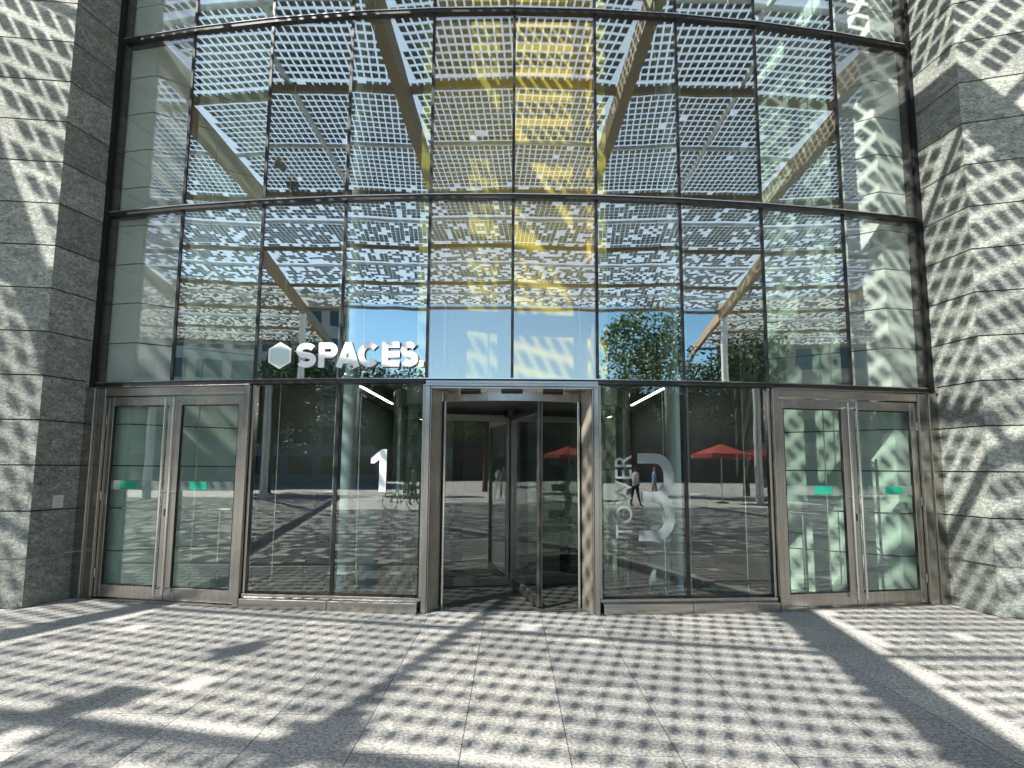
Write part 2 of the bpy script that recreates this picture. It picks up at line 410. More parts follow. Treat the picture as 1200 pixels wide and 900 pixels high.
# ---------------------------------------------- double doors
def double_door(ia, ib, mirror, label):
    F = Frame(P[ia], P[ib]); L = F.L
    t = thing('double_door', (*((P[ia]+P[ib])/2),0), label, 'door')
    def U(a,b):
        return (a,b) if not mirror else (L-b, L-a)
    jamb = .20; post = .075
    mb = MB()
    mb.fb(F, *U(-.05, .085), 0, 2.50, -.12, .07); mb.fb(F, *U(.087, .215), 0, 2.499, -.10, .045)
    mb.fb(F, *U(L-post, L-.005), 0, 2.50, -.10, .085)
    mb.fb(F, *U(L-post-.02, L-post-.002), 0, 2.40, -.08, .05)
    part(mb, 'door_frame', STEEL, t, bevel=.005)
    mb = MB(); mb.fb(F, *U(-.05, L-.005), 2.502, Z1-.032, -.12, .095); mb.fb(F,*U(.217,L-post-.002),2.402,2.4995,-.1,.03)
    part(mb, 'header', STEELH, t, bevel=.004)
    mb = MB(); mb.fb(F, *U(.215, L-post), 0.004, .014, -.1, .10); part(mb,'threshold',STEELH,t)
    a = .222; b = L-post-.024; mid = (a+b)/2
    for side,(x0,x1) in enumerate(((a,mid-.004),(mid+.004,b))):
        mb = MB(); sw = .085
        mb.fb(F,*U(x0,x0+sw),.022,2.392,-.055,.0)
        mb.fb(F,*U(x1-sw,x1),.022,2.392,-.055,.0)
        mb.fb(F,*U(x0+sw,x1-sw),2.285,2.391,-.052,-.002)
        mb.fb(F,*U(x0+sw,x1-sw),.024,.165,-.052,-.002)
        lf = part(mb,'door_leaf',STEEL,t,bevel=.004)
        def sub(mb,name,m,**k):
            o = part(mb,name,m,t,**k); o.parent = lf; return o
        mb = MB(); mb.fb(F,*U(x0+sw-.004,x1-sw+.004),.16,2.29,-.032,-.020); sub(mb,'glass_pane',GLASSD)
        mb = MB()
        e=.014
        mb.fb(F,*U(x0+sw,x0+sw+e),.166,2.284,-.034,-.010); mb.fb(F,*U(x1-sw-e,x1-sw),.166,2.284,-.034,-.010)
        mb.fb(F,*U(x0+sw+e,x1-sw-e),.166,.18,-.034,-.010); mb.fb(F,*U(x0+sw+e,x1-sw-e),2.27,2.284,-.034,-.010); sub(mb,'gasket',BLACK)
        hx = (x1-.055) if side==0 else (x0+.05)
        hu = hx if not mirror else L-hx
        mb = MB(); mb.tube([F.at(hu,.085,.10),F.at(hu,.085,2.36)],.0165,10)
        for z in (.16, 1.25, 2.30): mb.tube([F.at(hu,-.005,z),F.at(hu,.085,z)],.010,8)
        sub(mb,'pull_handle',POLISH,smooth=True)
        # safety band and green push sign
        g0 = x0+sw+.16 if side==0 else x0+sw+.16
        mb = MB(); mb.fb(F,*U(x0+sw+.02,x1-sw-.02),1.275,1.385,-.0195,-.0175); sub(mb,'safety_band',mixglass('clear_film',.8,(.93,.96,.95),(.6,.66,.65)))
        mb = MB(); mb.fb(F,*U(g0,g0+.235),1.288,1.378,-.017,-.013); sub(mb,'push_sign',GREEN)
        if side==0:
            mb = MB(); mb.fb(F,*U(x1-.05,x1-.02),.98,1.06,.001,.006); sub(mb,'lock',DARKMET)
        mb = MB()
        for zz in (.30, 1.2, 2.1):
            hh = x0+.004 if side==0 else x1-.004
            uu = hh if not mirror else L-hh
            mb.tube([F.at(uu,.008,zz-.05),F.at(uu,.008,zz+.05)],.011,8)
        sub(mb,'hinge',STEEL)
    return t
double_door(0,2,False,'stainless steel double glass door beside the left stone wall')
double_door(8,10,True,'stainless steel double glass door beside the right stone wall')

# ---------------------------------------------- revolving door
rv = thing('revolving_door', (0, 9.33, 0), 'steel framed glass revolving door in the middle of the entrance', 'revolving door')
FP = Frame((P[4].x, P[4].y), (P[6].x, P[6].y)); W = FP.L; xl = P[4].x
RD = 1.58; RC = V((0, 9.33))
mb = MB()
mb.fb(FP, -.0+.005, .06, 0, 2.47, -.1, .12); mb.fb(FP, W-.06, W-.005, 0, 2.47, -.1, .12)
mb.fb(FP, .062,.075,0,2.445,-.1,.10); mb.fb(FP, W-.075,W-.062,0,2.445,-.1,.10)
part(mb,'portal_post',STEEL,rv,bevel=.004)
mb = MB(); mb.fb(FP,.005,W-.005,2.472,2.505,-.1,.125); mb.fb(FP,.062,W-.062,2.447,2.47,-.1,.105); mb.fb(FP,.005,W-.005,2.5065,2.537,-.02,.10)
part(mb,'portal_head',STEELH,rv,bevel=.004)
def arcpts(a0,a1,r,n): return [(RC.x + r*math.sin(a0+(a1-a0)*i/n), RC.y - r*math.cos(a0+(a1-a0)*i/n)) for i in range(n+1)]
def wallarc(mb,a0,a1,r0,r1,z0,z1,n=16,mi=0):
    A=arcpts(a0,a1,r0,n);B=arcpts(a0,a1,r1,n)
    for i in range(n):
        mb.hexa([(*B[i],z0),(*B[i+1],z0),(*A[i+1],z0),(*A[i],z0),(*B[i],z1),(*B[i+1],z1),(*A[i+1],z1),(*A[i],z1)],mi)
OA = math.asin(.79/RD)      # half angle of the opening
for s in (-1,1):
    # steel jamb panel from portal to drum edge
    mb = MB(); a=V((s*.905,7.70)); b=V((s*(RD*math.sin(OA)+.03),RC.y-RD*math.cos(OA)-.03)); d=(b-a).normalized(); q=V((-d.y,d.x))*.012
    pts=[a+q,b+q,b-q,a-q]
    if s<0: pts=pts[::-1]
    mb.hexa([(p.x,p.y,0) for p in pts]+[(p.x,p.y,2.445) for p in pts]); part(mb,'jamb_panel',STEELJ,rv)
    mb = MB(); wallarc(mb, s*(OA-.005), s*(OA+.055), RD-.03, RD+.03, 0,2.33,3) if s>0 else wallarc(mb, -(OA+.055), -(OA-.005), RD-.03, RD+.03, 0,2.33,3)
    part(mb,'safety_edge',BLACK,rv)
    mb = MB(); px_=(RD-.035)*math.sin(s*(OA+.0)); py_=RC.y-(RD+.02)*math.cos(OA); mb.tube([(px_,py_-.03,0),(px_,py_-.03,2.33)],.016,10); part(mb,'edge_trim',POLISH,rv,smooth=True)
    # curved drum glass with base and back post
    a0,a1 = (OA+.06, math.pi-OA-.06)
    if s<0: a0,a1 = -a1,-a0
    mb = MB(); wallarc(mb,a0,a1,RD-.006,RD+.006,.12,2.33,28); part(mb,'curved_glass',GLASSR,rv,smooth=True)
    mb = MB(); wallarc(mb,a0,a1,RD-.025,RD+.025,.012,.119,28); part(mb,'drum_base',STEELH,rv)
    mb = MB(); aa=s*(math.pi-OA-.03); wallarc(mb,min(aa-.05,aa+.05),max(aa-.05,aa+.05),RD-.035,RD+.035,.012,2.33,3); part(mb,'back_post',BLACK,rv)
    mb = MB(); aa=s*(math.pi*.5); wallarc(mb,aa-.02,aa+.02,RD-.03,RD+.03,.12,2.33,2); part(mb,'drum_post',DARKMET,rv)
mb = MB(); wallarc(mb,-math.asin(.9/RD),math.asin(.9/RD),RD-.02,RD+.02,2.325,2.446,28); wallarc(mb,math.asin(.9/RD)+.001,2*math.pi-math.asin(.9/RD)-.001,RD-.02,RD+.02,2.332,2.55,60)
part(mb,'fascia',STEEL,rv,smooth=True)
for k in (-1,0,1):
    mb = MB(); a=k*.30; wallarc(mb,a-.075,a+.075,RD+.021,RD+.034,2.405,2.443,5); part(mb,'sensor',BLACK,rv)
mb = MB(); mb.lathe([(0.001,2.35),(RD-.03,2.35),(RD-.03,2.56),(0.001,2.56)],(0,RC.y,0),48); part(mb,'ceiling_disc',simple('drum_ceiling',(.10,.10,.095),.45),rv)
mb = MB(); mb.lathe([(0.001,.004),(0.001,.010),(RD+.02,.010),(RD+.02,.004)],(0,RC.y,0),64); part(mb,'floor_disc',simple('ribbed_mat',(.06,.06,.058),.8,noise=.4,nscale=60),rv)
mb = MB(); wallarc(mb,-OA-.05,OA+.05,RD+.021,RD+.05,.004,.013,20); part(mb,'floor_ring',POLISH,rv)
mb = MB(); mb.tube([(0,RC.y,.02),(0,RC.y,2.35)],.028,14); part(mb,'centre_shaft',STEEL,rv,smooth=True)
mb = MB(); mb.lathe([(.001,2.25),(.10,2.25),(.10,2.349)],(0,RC.y,0),24); part(mb,'shaft_collar',DARKMET,rv,smooth=True)
for k in range(4):
    a = R(12.5 + 90*k); d = V((math.sin(a), -math.cos(a))); F = Frame(RC, RC + d*1.52)
    mb = MB()
    mb.fb(F,.03,.075,.03,2.33,-.022,.022); mb.fb(F,1.46,1.515,.03,2.33,-.028,.028)
    mb.fb(F,.077,1.458,.03,.135,-.024,.024); mb.fb(F,.077,1.458,2.20,2.28,-.024,.024)
    wg = part(mb,'wing',WINGM,rv,bevel=.003)
    mb = MB(); mb.fb(F,.076,1.459,.136,2.199,-.005,.005); g = part(mb,'glass_pane',GLASSR,rv); g.parent = wg
    mb = MB(); mb.fb(F,1.516,1.545,.03,2.33,-.006,.006); g = part(mb,'brush_seal',BLACK,rv); g.parent = wg
    if k==0:
        mb = MB(); mb.fb(F,1.475,1.50,1.24,1.37,-.034,-.029); g = part(mb,'handle_plate',PLATE,rv); g.parent = wg

# ---------------------------------------------- stone walls
def stone_wall(name, pts, z1, label, course=.51, zoff=.03, strip=True, plate=None, door_strip_z=.54, cuts=1.9):
    t = thing(name, (pts[len(pts)//2][0], pts[len(pts)//2][1], 0), label, 'wall')
    mb = MB(); bk = MB(); g=.0075
    for si in range(len(pts)-1):
        F = Frame(pts[si], pts[si+1])
        nseg = max(1, round(F.L/cuts)); w = F.L/nseg
        z = 0.0; zt = zoff+course; row=0
        while z < z1:
            off = (w/2 if row%2 and nseg>1 else 0)
            es = [0]+[e for e in [off+w*k for k in range(1,nseg+1)] if e < F.L-.05]+[F.L]
            if off: es = [0]+[off+w*k for k in range(0,nseg)]+[F.L]
            for a,b in zip(es[:-1],es[1:]):
                ga = g if a>0 else 0; gb = g if b<F.L else 0
                dn = random.uniform(-.001,.001)
                mb.fb(F,a+ga,b-gb,z+g,min(zt,z1)-g,-.04,dn)
            z = zt; zt = z+course; row+=1
        bk.fb(F,.005,F.L-.005,0.0,z1,-.35,-.02)
    part(mb,'stone_cladding',STONE,t); part(bk,'backing',MORTAR,t)
    if strip:
        s = MB()
        for si in range(len(pts)-1):
            F = Frame(pts[si], pts[si+1]); s.fb(F,0,F.L,door_strip_z-.008,door_strip_z+.008,-.02,.006)
        part(s,'metal_strip',STEELH,t)
    return t
LW = [(-13,6.0),(-9,7.1),(-6.7,7.55),(-5.35,7.72),(P[0].x-.05,P[0].y-.02)]
RW = [(P[10].x+.05,P[10].y-.02),(5.29,7.62),(7.2,6.95),(10,5.6),(14,3.2)]
lw = stone_wall('stone_wall', LW, 9.9, 'green granite wall on the left with its shaded end face beside the left door')
rw = stone_wall('stone_wall', RW, 9.9, 'green granite wall on the right, covered in dappled sunlight')
F = Frame(LW[-2],LW[-1]); mb = MB(); mb.fb(F,.27,.41,1.07,1.215,.004,.010)
o = part(mb,'wall_plate',PLATE,lw); 
mb = MB(); mb.fb(F,.29,.39,1.10,1.105,.0102,.0108); mb.fb(F,.29,.37,1.14,1.145,.0102,.0108); mb.fb(F,.29,.38,1.17,1.175,.0102,.0108)
o2 = part(mb,'print_lines',simple('grey_print',(.3,.3,.3),.6),lw); o2.parent = o; o2.location = (0,0,0)
F0 = Frame(P[0],P[1]); qa=F0.at(-.01,-.14,0)[:2]; qb=F0.at(.42,-.14,0)[:2]; ma=(-qa[0],qa[1]); mb_=(-qb[0],qb[1])
iw = stone_wall('interior_stone_wall', [qa,qb,(-3.5,9.4)], 9.3, 'polished green stone wall inside the lobby behind the left door', strip=True, door_strip_z=1.05)
iw2 = stone_wall('interior_stone_wall', [(3.5,9.4),mb_,ma], 9.3, 'polished green stone wall inside the lobby behind the right door', strip=True, door_strip_z=1.05)
for w_ in (iw,iw2):
    for c in w_.children:
        if c.name.startswith('stone'):
            c.data.materials.clear(); c.data.materials.append(simple('lobby_stone',(.56,.63,.57),.35,noise=.10,nscale=2.5))

# ---------------------------------------------- structure: ground, lobby
mb = MB(); mb.add([(-250,-250,0),(250,-250,0),(250,250,0),(-250,250,0)],[(0,1,2,3)])
tag(mb.build('paved_ground',GROUND),kind='structure')
poly = [(p.x,p.y+.02) for p in P]
mb = MB(); pp = poly+[(6.5,22),(-6.5,22)]; mb.add([(x,y,.004) for x,y in pp],[tuple(range(len(pp)))])
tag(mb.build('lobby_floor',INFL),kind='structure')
mb = MB(); mb.box(-3.1,3.1,8.0,20.8,9.5,9.8); mb.box(-4.398,-3.102,8.35,11.998,9.5,9.8); mb.box(3.102,4.398,8.35,11.998,9.5,9.8); mb.box(-6.4,-3.102,12.0,20.8,9.5,9.8); mb.box(3.102,6.4,12.0,20.8,9.5,9.8)
tag(mb.build('lobby_roof_slab',INCW),kind='structure')
for q in (-1,1): mb = MB(); mb.box(*sorted((q*4.4,q*6.0)),8.3,11.998,9.6,9.62); tag(mb.build('lobby_skylight',mixglass('opal_glass',.45,(.95,.97,.95),(.9,.93,.9))),kind='structure')  # opal roof panes added to bring diffuse light onto the lobby end walls
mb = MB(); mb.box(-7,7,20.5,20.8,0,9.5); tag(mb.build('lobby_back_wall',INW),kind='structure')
mb = MB(); mb.box(-3.3,3.3,11.2,20.4,3.12,3.5); tag(mb.build('mezzanine_slab',INC),kind='structure')
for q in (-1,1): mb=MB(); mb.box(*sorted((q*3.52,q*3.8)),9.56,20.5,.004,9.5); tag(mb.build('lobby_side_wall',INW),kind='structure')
# upper building above the facade
mb = MB()
for i in range(10):
    F = Frame(P[i],P[i+1]); mb.fb(F,0,F.L,9.50,9.93,-.3,0)
tag(mb.build('parapet_wall',simple('grey_render',(.3,.31,.3),.8)),kind='structure')
# steel strip across the paving
def on_ground(px,py):
    x=(px-600)/800; v=(450-py)/800; p_=R(7.12); up=math.sin(p_)+math.cos(p_)*v; fw=math.cos(p_)-math.sin(p_)*v
    t=-1.55/up; return V((x*t,fw*t))
mb = MB()
def gstrip(a,b,w,z=.004):
    a=V(a);b=V(b);d=(b-a).normalized();q=V((-d.y,d.x))*w/2
    mb.add([(*(a-q),z),(*(b-q),z),(*(b+q),z),(*(a+q),z)],[(0,1,2,3)])
gstrip((-5.6,7.02),(5.6,7.02),.028); 
tag(mb.build('paving_joint_strip',ALU),kind='structure')

# ---------------------------------------------- lobby things
for k,x in enumerate((-2.36,2.36)):
    t = thing('round_column',(x,9.75,0),['tall pale round column just inside the glass, behind the word sign','tall pale round column just inside the glass, behind the big numeral 3'][k],'column')
    mb = MB(); mb.lathe([(.20,.0),(.20,.12),(.165,.13),(.165,9.45)],(0,0,0),28); mb.build('shaft',COLW,t,smooth=True)
    mb = MB(); mb.lathe([(.21,.005),(.21,.10),(.201,.11)],(0,0,0),28); mb.build('base_ring',POLISH,t,smooth=True)
ordn=['first','second','third','fourth','fifth','sixth','seventh','eighth']
proto=None
for k,i in enumerate((1,2,3,4,6,7,8,9)):
    p=P[i]; sx=.12 if p.x<0 else -.12
    if proto is None:
        t=thing('tension_rod',(0,0,0)); mb=MB(); mb.tube([(0,0,.12),(0,0,9.3)],.007,6); mb.build('rod',POLISH,t,smooth=True)
        mb=MB(); mb.lathe([(.035,.0),(.035,.02),(.014,.03),(.014,.16),(.008,.18)],(0,0,.006),12); mb.build('fitting',POLISH,t,smooth=True)
        for z in (Z2,Z3):
            mb=MB(); mb.tube([(0,-.40,z),(0,0,z)],.009,6); mb.build('spreader',POLISH,t)
        proto=t
    else: t=copy_tree(proto)
    t.location=(p.x+sx*1.3,p.y+.45,0)
    tag(t,ordn[k]+' of eight thin steel tension rods from the left, standing inside the glass','tension rod','tension rods behind the glass')
# yellow panel box over the revolving door
t=thing('yellow_portal',(0,8.8,0),'yellow painted portal frame standing behind the two middle panes','portal')
mb=MB()
for s in (-1,1): mb.box(*sorted((s*1.17,s*1.02)),8.25,8.9,2.62,9.4)
o=mb.build('post',YEL,None); reparent(o,t)
mb=MB(); mb.box(-1.019,1.019,8.72,8.8,2.62,9.4); o=mb.build('back_panel',YEL,None); reparent(o,t)
# lobby lights
li=0
for (x,y0,y1) in ((-2.6,11.6,14.8),(-2.6,15.4,19.6),(-1.1,11.6,14.8),(1.1,11.6,14.8),(2.6,11.6,14.8),(2.6,15.4,19.6)):
    t=thing('linear_light',(x,(y0+y1)/2,2.95),['front left','rear left','centre left','centre right','front right','rear right'][li]+' slim white linear light under the lobby mezzanine','light','lobby linear lights'); li+=1
    L=(y1-y0)/2
    mb=MB(); mb.box(-.03,.03,-L,L,.0,.06); mb.build('housing',DARKMET,t); mb=MB(); mb.box(-.022,.022,-L+.02,L-.02,-.012,-.001); mb.build('diffuser',TUBE,t)
    for q in (-1,1): mb=MB(); mb.tube([(0,q*L*.7,.06),(0,q*L*.7,.15)],.004,5); mb.build('hanger',POLISH,t)
for k,x in enumerate((-1.92,1.98)):
    t=thing('tapered_planter',(x,9.35,0.004),['pale tapered planter tub behind the window, right of the left column','pale tapered planter tub behind the window, left of the right column'][k],'planter')
    mb=MB(); mb.lathe([(.001,.0),(.13,.0),(.20,1.12),(.215,1.12),(.215,1.16),(.18,1.16),(.17,1.08),(.001,1.08)],(0,0,0),28); mb.build('tub',simple('tub_grey',(.42,.44,.43),.45),t,smooth=True)
    mb=MB(); mb.lathe([(.001,1.10),(.172,1.095)],(0,0,0),20); mb.build('soil',BARK,t)
for k,s in enumerate((-1,1)):  # added dark blocks, imitating shapes that are only reflected in the windows
    t=thing('security_gate',(s*3.0,11.6,0.004),['dark tapered turnstile cabinet in the lobby behind the left window','dark tapered turnstile cabinet in the lobby behind the right window'][k],'turnstile')
    mb=MB(); mb.hexa([(-.28,-.5,0),(.28,-.5,0),(.28,.5,0),(-.28,.5,0),(-.16,-.4,1.15),(.16,-.4,1.15),(.16,.4,1.15),(-.16,.4,1.15)]); mb.build('cabinet',DARKMET,t,bevel=.01)
    mb=MB(); mb.box(-.17,.17,-.41,.41,1.152,1.18); mb.build('top_plate',POLISH,t)
for k,s in enumerate((-1,1)):
    t=thing('handrail',(s*4.4,9.05,0.004),['steel handrail with dark end knob inside the left door','steel handrail with dark end knob inside the right door'][k],'handrail')
    mb=MB(); mb.tube([(-.75,0,1.0),(.75,0,1.0)],.018,8); mb.build('rail',POLISH,t,smooth=True)
    for q in (-.6,.6): mb=MB(); mb.tube([(q,0,0),(q,0,.985)],.014,8); mb.build('post',POLISH,t,smooth=True)
    mb=MB(); mb.lathe([(.001,-.07),(.05,-.045),(.07,0),(.05,.045),(.001,.07)],(s*.62,0,1.05),14); mb.build('knob',BLACK,t,smooth=True)

# ------------------------------------------------------------------ canopy
can = thing('solar_canopy',(0,-4,0),'high glass roof of dark solar cells on wooden beams over the forecourt','canopy')
CH=10.0; CC=V((0,CY)); STEP=14.5
def rad_pt(deg,r): a=R(deg); return V((CC.x+math.sin(a)*r, CC.y-math.cos(a)*r))
edges=[-65.25+14.5*k for k in range(10)]
rings_in=[20.3,26.0,31.9,37.0,42.2,47.0]
def beam(a,b,w,z0,z1,name,m):
    a=V(a);b=V(b);d=(b-a).normalized();q=V((-d.y,d.x))*w/2
    mb=MB(); mb.hexa([(*(a-q),z0),(*(b-q),z0),(*(b+q),z0),(*(a+q),z0),(*(a-q),z1),(*(b-q),z1),(*(b+q),z1),(*(a+q),z1)])
    o=mb.build(name,m,None); reparent(o,can); return o
for e in edges: beam(rad_pt(e,20.0),rad_pt(e,47.6 if abs(e)<20 else 58.4),.22,CH-.64,CH-.13,'main_beam',WOOD)
for bi in range(len(edges)-1):
    e0,e1=edges[bi],edges[bi+1]; ec=(e0+e1)/2
    rings = rings_in + ([] if abs(ec)<20 else [52.5,58.0])
    for r in rings:
        beam(rad_pt(e0,r),rad_pt(e1,r),.12,CH-.27,CH-.125,'cross_beam',WOOD)
    hw=R(STEP/2)
    for j in range(len(rings)-1):
        r0,r1=rings[j],rings[j+1]; c=math.cos(hw)
        rm=(r0+r1)/2
        beam(rad_pt(e0,rm),rad_pt(e1,rm),.07,CH-.12,CH-.03,'purlin',ALU)
        if True:
            # radial glazing bar
            beam(rad_pt(ec,r0*c),rad_pt(ec,r1*c),.08,CH-.115,CH-.025,'glazing_bar',ALU)
        ax=V((math.sin(R(ec)),-math.cos(R(ec)))); tx=V((-ax.y,ax.x))
        mb=MB()
        def loc(x,y,z):
            p=CC+ax*y+tx*x; return (p.x,p.y,z)
        y0,y1=r0*c,r1*c; t_=math.tan(hw)
        g=[(-y0*t_,y0),(y0*t_,y0),(y1*t_,y1),(-y1*t_,y1)]
        mb.hexa([loc(x,y,CH) for x,y in g]+[loc(x,y,CH+.014) for x,y in g],0)
        px_,py_=.16,.255; cw,chh=.12,.188
        prob=[.0,.02,.18,.38,.48,.48,.48][j]; cw,chh=[(.12,.188),(.128,.205),(.142,.232),(.146,.238)][min(j,3)]
        ny=int((y1-y0-.06)/py_); py_=(y1-y0-.06)/ny
        for iy in range(ny+1):
            yy=y0+.04+iy*py_
            if yy+chh>y1-.02: break
            if abs(yy+chh/2-rm*c)<.10: continue
            wlim=yy*t_-.07; nx=int(wlim/px_)
            for ix in range(-nx,nx):
                xx=(ix+.5)*px_
                if abs(xx)<.06 or abs(xx)+cw/2>wlim: continue
                if random.random()<prob+(.0 if iy%2 else .0): continue
                mb.add([loc(xx-cw/2,yy,CH-.006),loc(xx+cw/2,yy,CH-.006),loc(xx+cw/2,yy+chh,CH-.006),loc(xx-cw/2,yy+chh,CH-.006)],[(0,1,2,3)],1)
        o=mb.build('solar_panel',[PVG,CELL],None); reparent(o,can)
for px_,py_,sx_,sy_ in ((385,865,.2,.36),(290,762,.12,.3),(120,825,.2,.26)):  # opaque blobs added on top of the canopy to cast dark patches on the paving
    g=on_ground(px_,py_); cxy=g-V((.68,.74))*(CH+.2); mb=MB()
    n=9; rnd=random.Random(px_)
    ring=[(cxy.x+sx_*math.cos(2*math.pi*k/n)*rnd.uniform(.7,1.1),cxy.y+sy_*math.sin(2*math.pi*k/n)*rnd.uniform(.7,1.1)) for k in range(n)]
    mb.add([(a,b,CH+.02) for a,b in ring]+[(a,b,CH+.3) for a,b in ring],[tuple(range(n)),tuple(range(2*n-1,n-1,-1))]+[(i,(i+1)%n,n+(i+1)%n,n+i) for i in range(n)])
    o=mb.build('roof_box',DARKMET,None); reparent(o,can)
for e in (-36.25,-21.75,-7.25,7.25,21.75):
    p=rad_pt(e,46.2); mb=MB(); mb.tube([(p.x,p.y,0),(p.x,p.y,CH-.65)],[.20,.16],16); o=mb.build('steel_post',COLW,None,smooth=True); reparent(o,can)

# ------------------------------------------------------------------ things across the square (seen mirrored in the glass)
LEAF=simple('leaf_green',(.07,.12,.03),.6,noise=.4,nscale=1.5); LEAFD=simple('leaf_dark',(.035,.07,.022),.6,noise=.4,nscale=1.5)
def tree(x,y,h,cr,label,seed,m):
    rnd=random.Random(seed); t=thing('tree',(x,y,0),label,'tree','trees round the square')
    mb=MB(); mb.tube([(0,0,0),(.05,.03,h*.3),(-.05,.1,h*.6),(0,0,h*.85)],[.22,.17,.1,.03],8)
    cl=[]
    for k in range(16):
        a=rnd.uniform(0,6.28); rr=cr*rnd.uniform(.3,.85); z=h*rnd.uniform(.45,.92)
        c=V((rr*math.cos(a)*(1.1-.5*(z/h)),rr*math.sin(a)*(1.1-.5*(z/h)),z)); cl.append((c,cr*rnd.uniform(.28,.45)))
        mb.tube([(0,0,h*rnd.uniform(.3,.5)),tuple(c*.6+V((0,0,z*.35))),tuple(c)],[.08,.05,.02],5)
    mb.build('trunk',BARK,t,smooth=True)
    mb=MB()
    for k in range(11000):
        c,r=rnd.choice(cl); d=V((rnd.gauss(0,1),rnd.gauss(0,1),rnd.gauss(0,1))).normalized()*r*rnd.uniform(.4,1)**.5
        p=c+d*V((1,1,.8)).length/1.62; s=rnd.uniform(.09,.18)
        a=V((rnd.gauss(0,1),rnd.gauss(0,1),rnd.gauss(0,.6))).normalized(); b=a.cross(V((rnd.gauss(0,1),rnd.gauss(0,1),rnd.gauss(0,1)))).normalized()
        mb.add([p-a*s,p-b*s*.5,p+a*s,p+b*s*.5],[(0,1,2,3)])
    mb.build('crown',m,t)
tree(14.5,-26,11.5,5.4,'leafy tree beyond the canopy edge, mirrored beside the right middle panes',1,LEAF)
tree(22,-25,11,5.5,'broad dark tree right of the mirrored leafy tree',2,LEAFD)
tree(26,-22,10,4.5,'tall dark tree nearest the right end of the square',3,LEAFD)
tree(-14,-27,8,3.8,'dark tree mirrored left of the revolving door',4,LEAFD)
tree(-22,-24,9,4.5,'dense tree at the left end of the square',5,LEAFD)
tree(3,-44,7,3.8,'small tree far across the square in the middle',6,LEAFD)
tree(-6,-46,7.5,4,'small dark tree far across the square, left of the middle one',7,LEAFD)
tree(10,-46,7,4,'small dark tree far across the square, right of the middle one',8,LEAF)
def building(x,y,w,d,h,rz,m,label,floors,bays):
    t=thing('office_building',(x,y,0),label,'building',None,rz)
    mb=MB(); mb.box(-w/2,w/2,-d/2,d/2,0,h); mb.build('wall',m,t)
    mb=MB(); mb.box(-w/2-.2,w/2+.2,-d/2-.2,d/2+.2,h,h+.4); mb.build('roof',DARKMET,t)
    wm=simple('window_dark',(.03,.04,.05),.1); 
    fh=(h-1)/floors; bw=w/bays
    base=None
    for f in range(floors):
        for b in range(bays):
            if base is None:
                mb=MB(); mb.box(-bw*.36,bw*.36,-.03,.05,0,fh*.6); base=mb.build('window',wm,t); o=base
            else: o=base.copy(); col.objects.link(o); o.parent=t
            o.location=(-w/2+bw*(b+.5), d/2, .9+f*fh)
building(-48,-44,44,14,19,R(-38),simple('pale_concrete',(.32,.32,.30),.8,noise=.1),'grey office block mirrored at the left of the square',6,14)
building(0,-78,110,12,11.5,0,simple('dark_brick',(.12,.09,.07),.85,noise=.2),'long low brown building across the far side of the square',3,26)
building(56,-36,44,14,18,R(42),simple('brown_concrete',(.22,.2,.17),.8,noise=.1),'brown office block at the right of the square',5,13)

def parasol(x,y,c,label):
    t=thing('parasol',(x,y,0),label,'parasol','parasols on the square'); m=simple('parasol_cloth',c,.7,noise=.06)
    mb=MB(); mb.tube([(0,0,.05),(0,0,2.75)],.03,8); mb.build('pole',ALU,t)
    mb=MB(); mb.lathe([(.001,0),(.3,0),(.3,.06),(.05,.1),(.001,.1)],(0,0,0),16); mb.build('base',DARKMET,t)
    mb=MB(); n=8; rr=1.45
    top=(0,0,2.85); ring=[(rr*math.cos(R(45*k)),rr*math.sin(R(45*k)),2.35) for k in range(n)]; low=[(a,b,2.15) for a,b,_ in ring]
    mb.add([top]+ring+low,[(0,1+k,1+(k+1)%n) for k in range(n)]+[(1+k,9+k,9+(k+1)%n,1+(k+1)%n) for k in range(n)])
    o=mb.build('shade',m,t); md=o.modifiers.new('t','SOLIDIFY'); md.thickness=.01
    mb=MB()
    for k in range(n): mb.tube([(0,0,2.3),(ring[k][0]*.96,ring[k][1]*.96,2.32)],.01,5)
    mb.build('ribs',ALU,t)
RED=(.36,.035,.03)
parasol(15.2,-15.7,RED,'red parasol standing alone at the front, mirrored in the window right of the numeral 3')
parasol(19,-18.5,RED,'red parasol next to the front one, further from the glass')
parasol(8.2,-20,(.04,.14,.5),'blue parasol mirrored beside the frosted lettering')
parasol(-7,-19,(.30,.30,.31),'grey parasol mirrored behind the numeral 1')
SKIN=simple('skin',(.45,.28,.2),.6); HAIR=simple('hair_dark',(.03,.02,.015),.8)
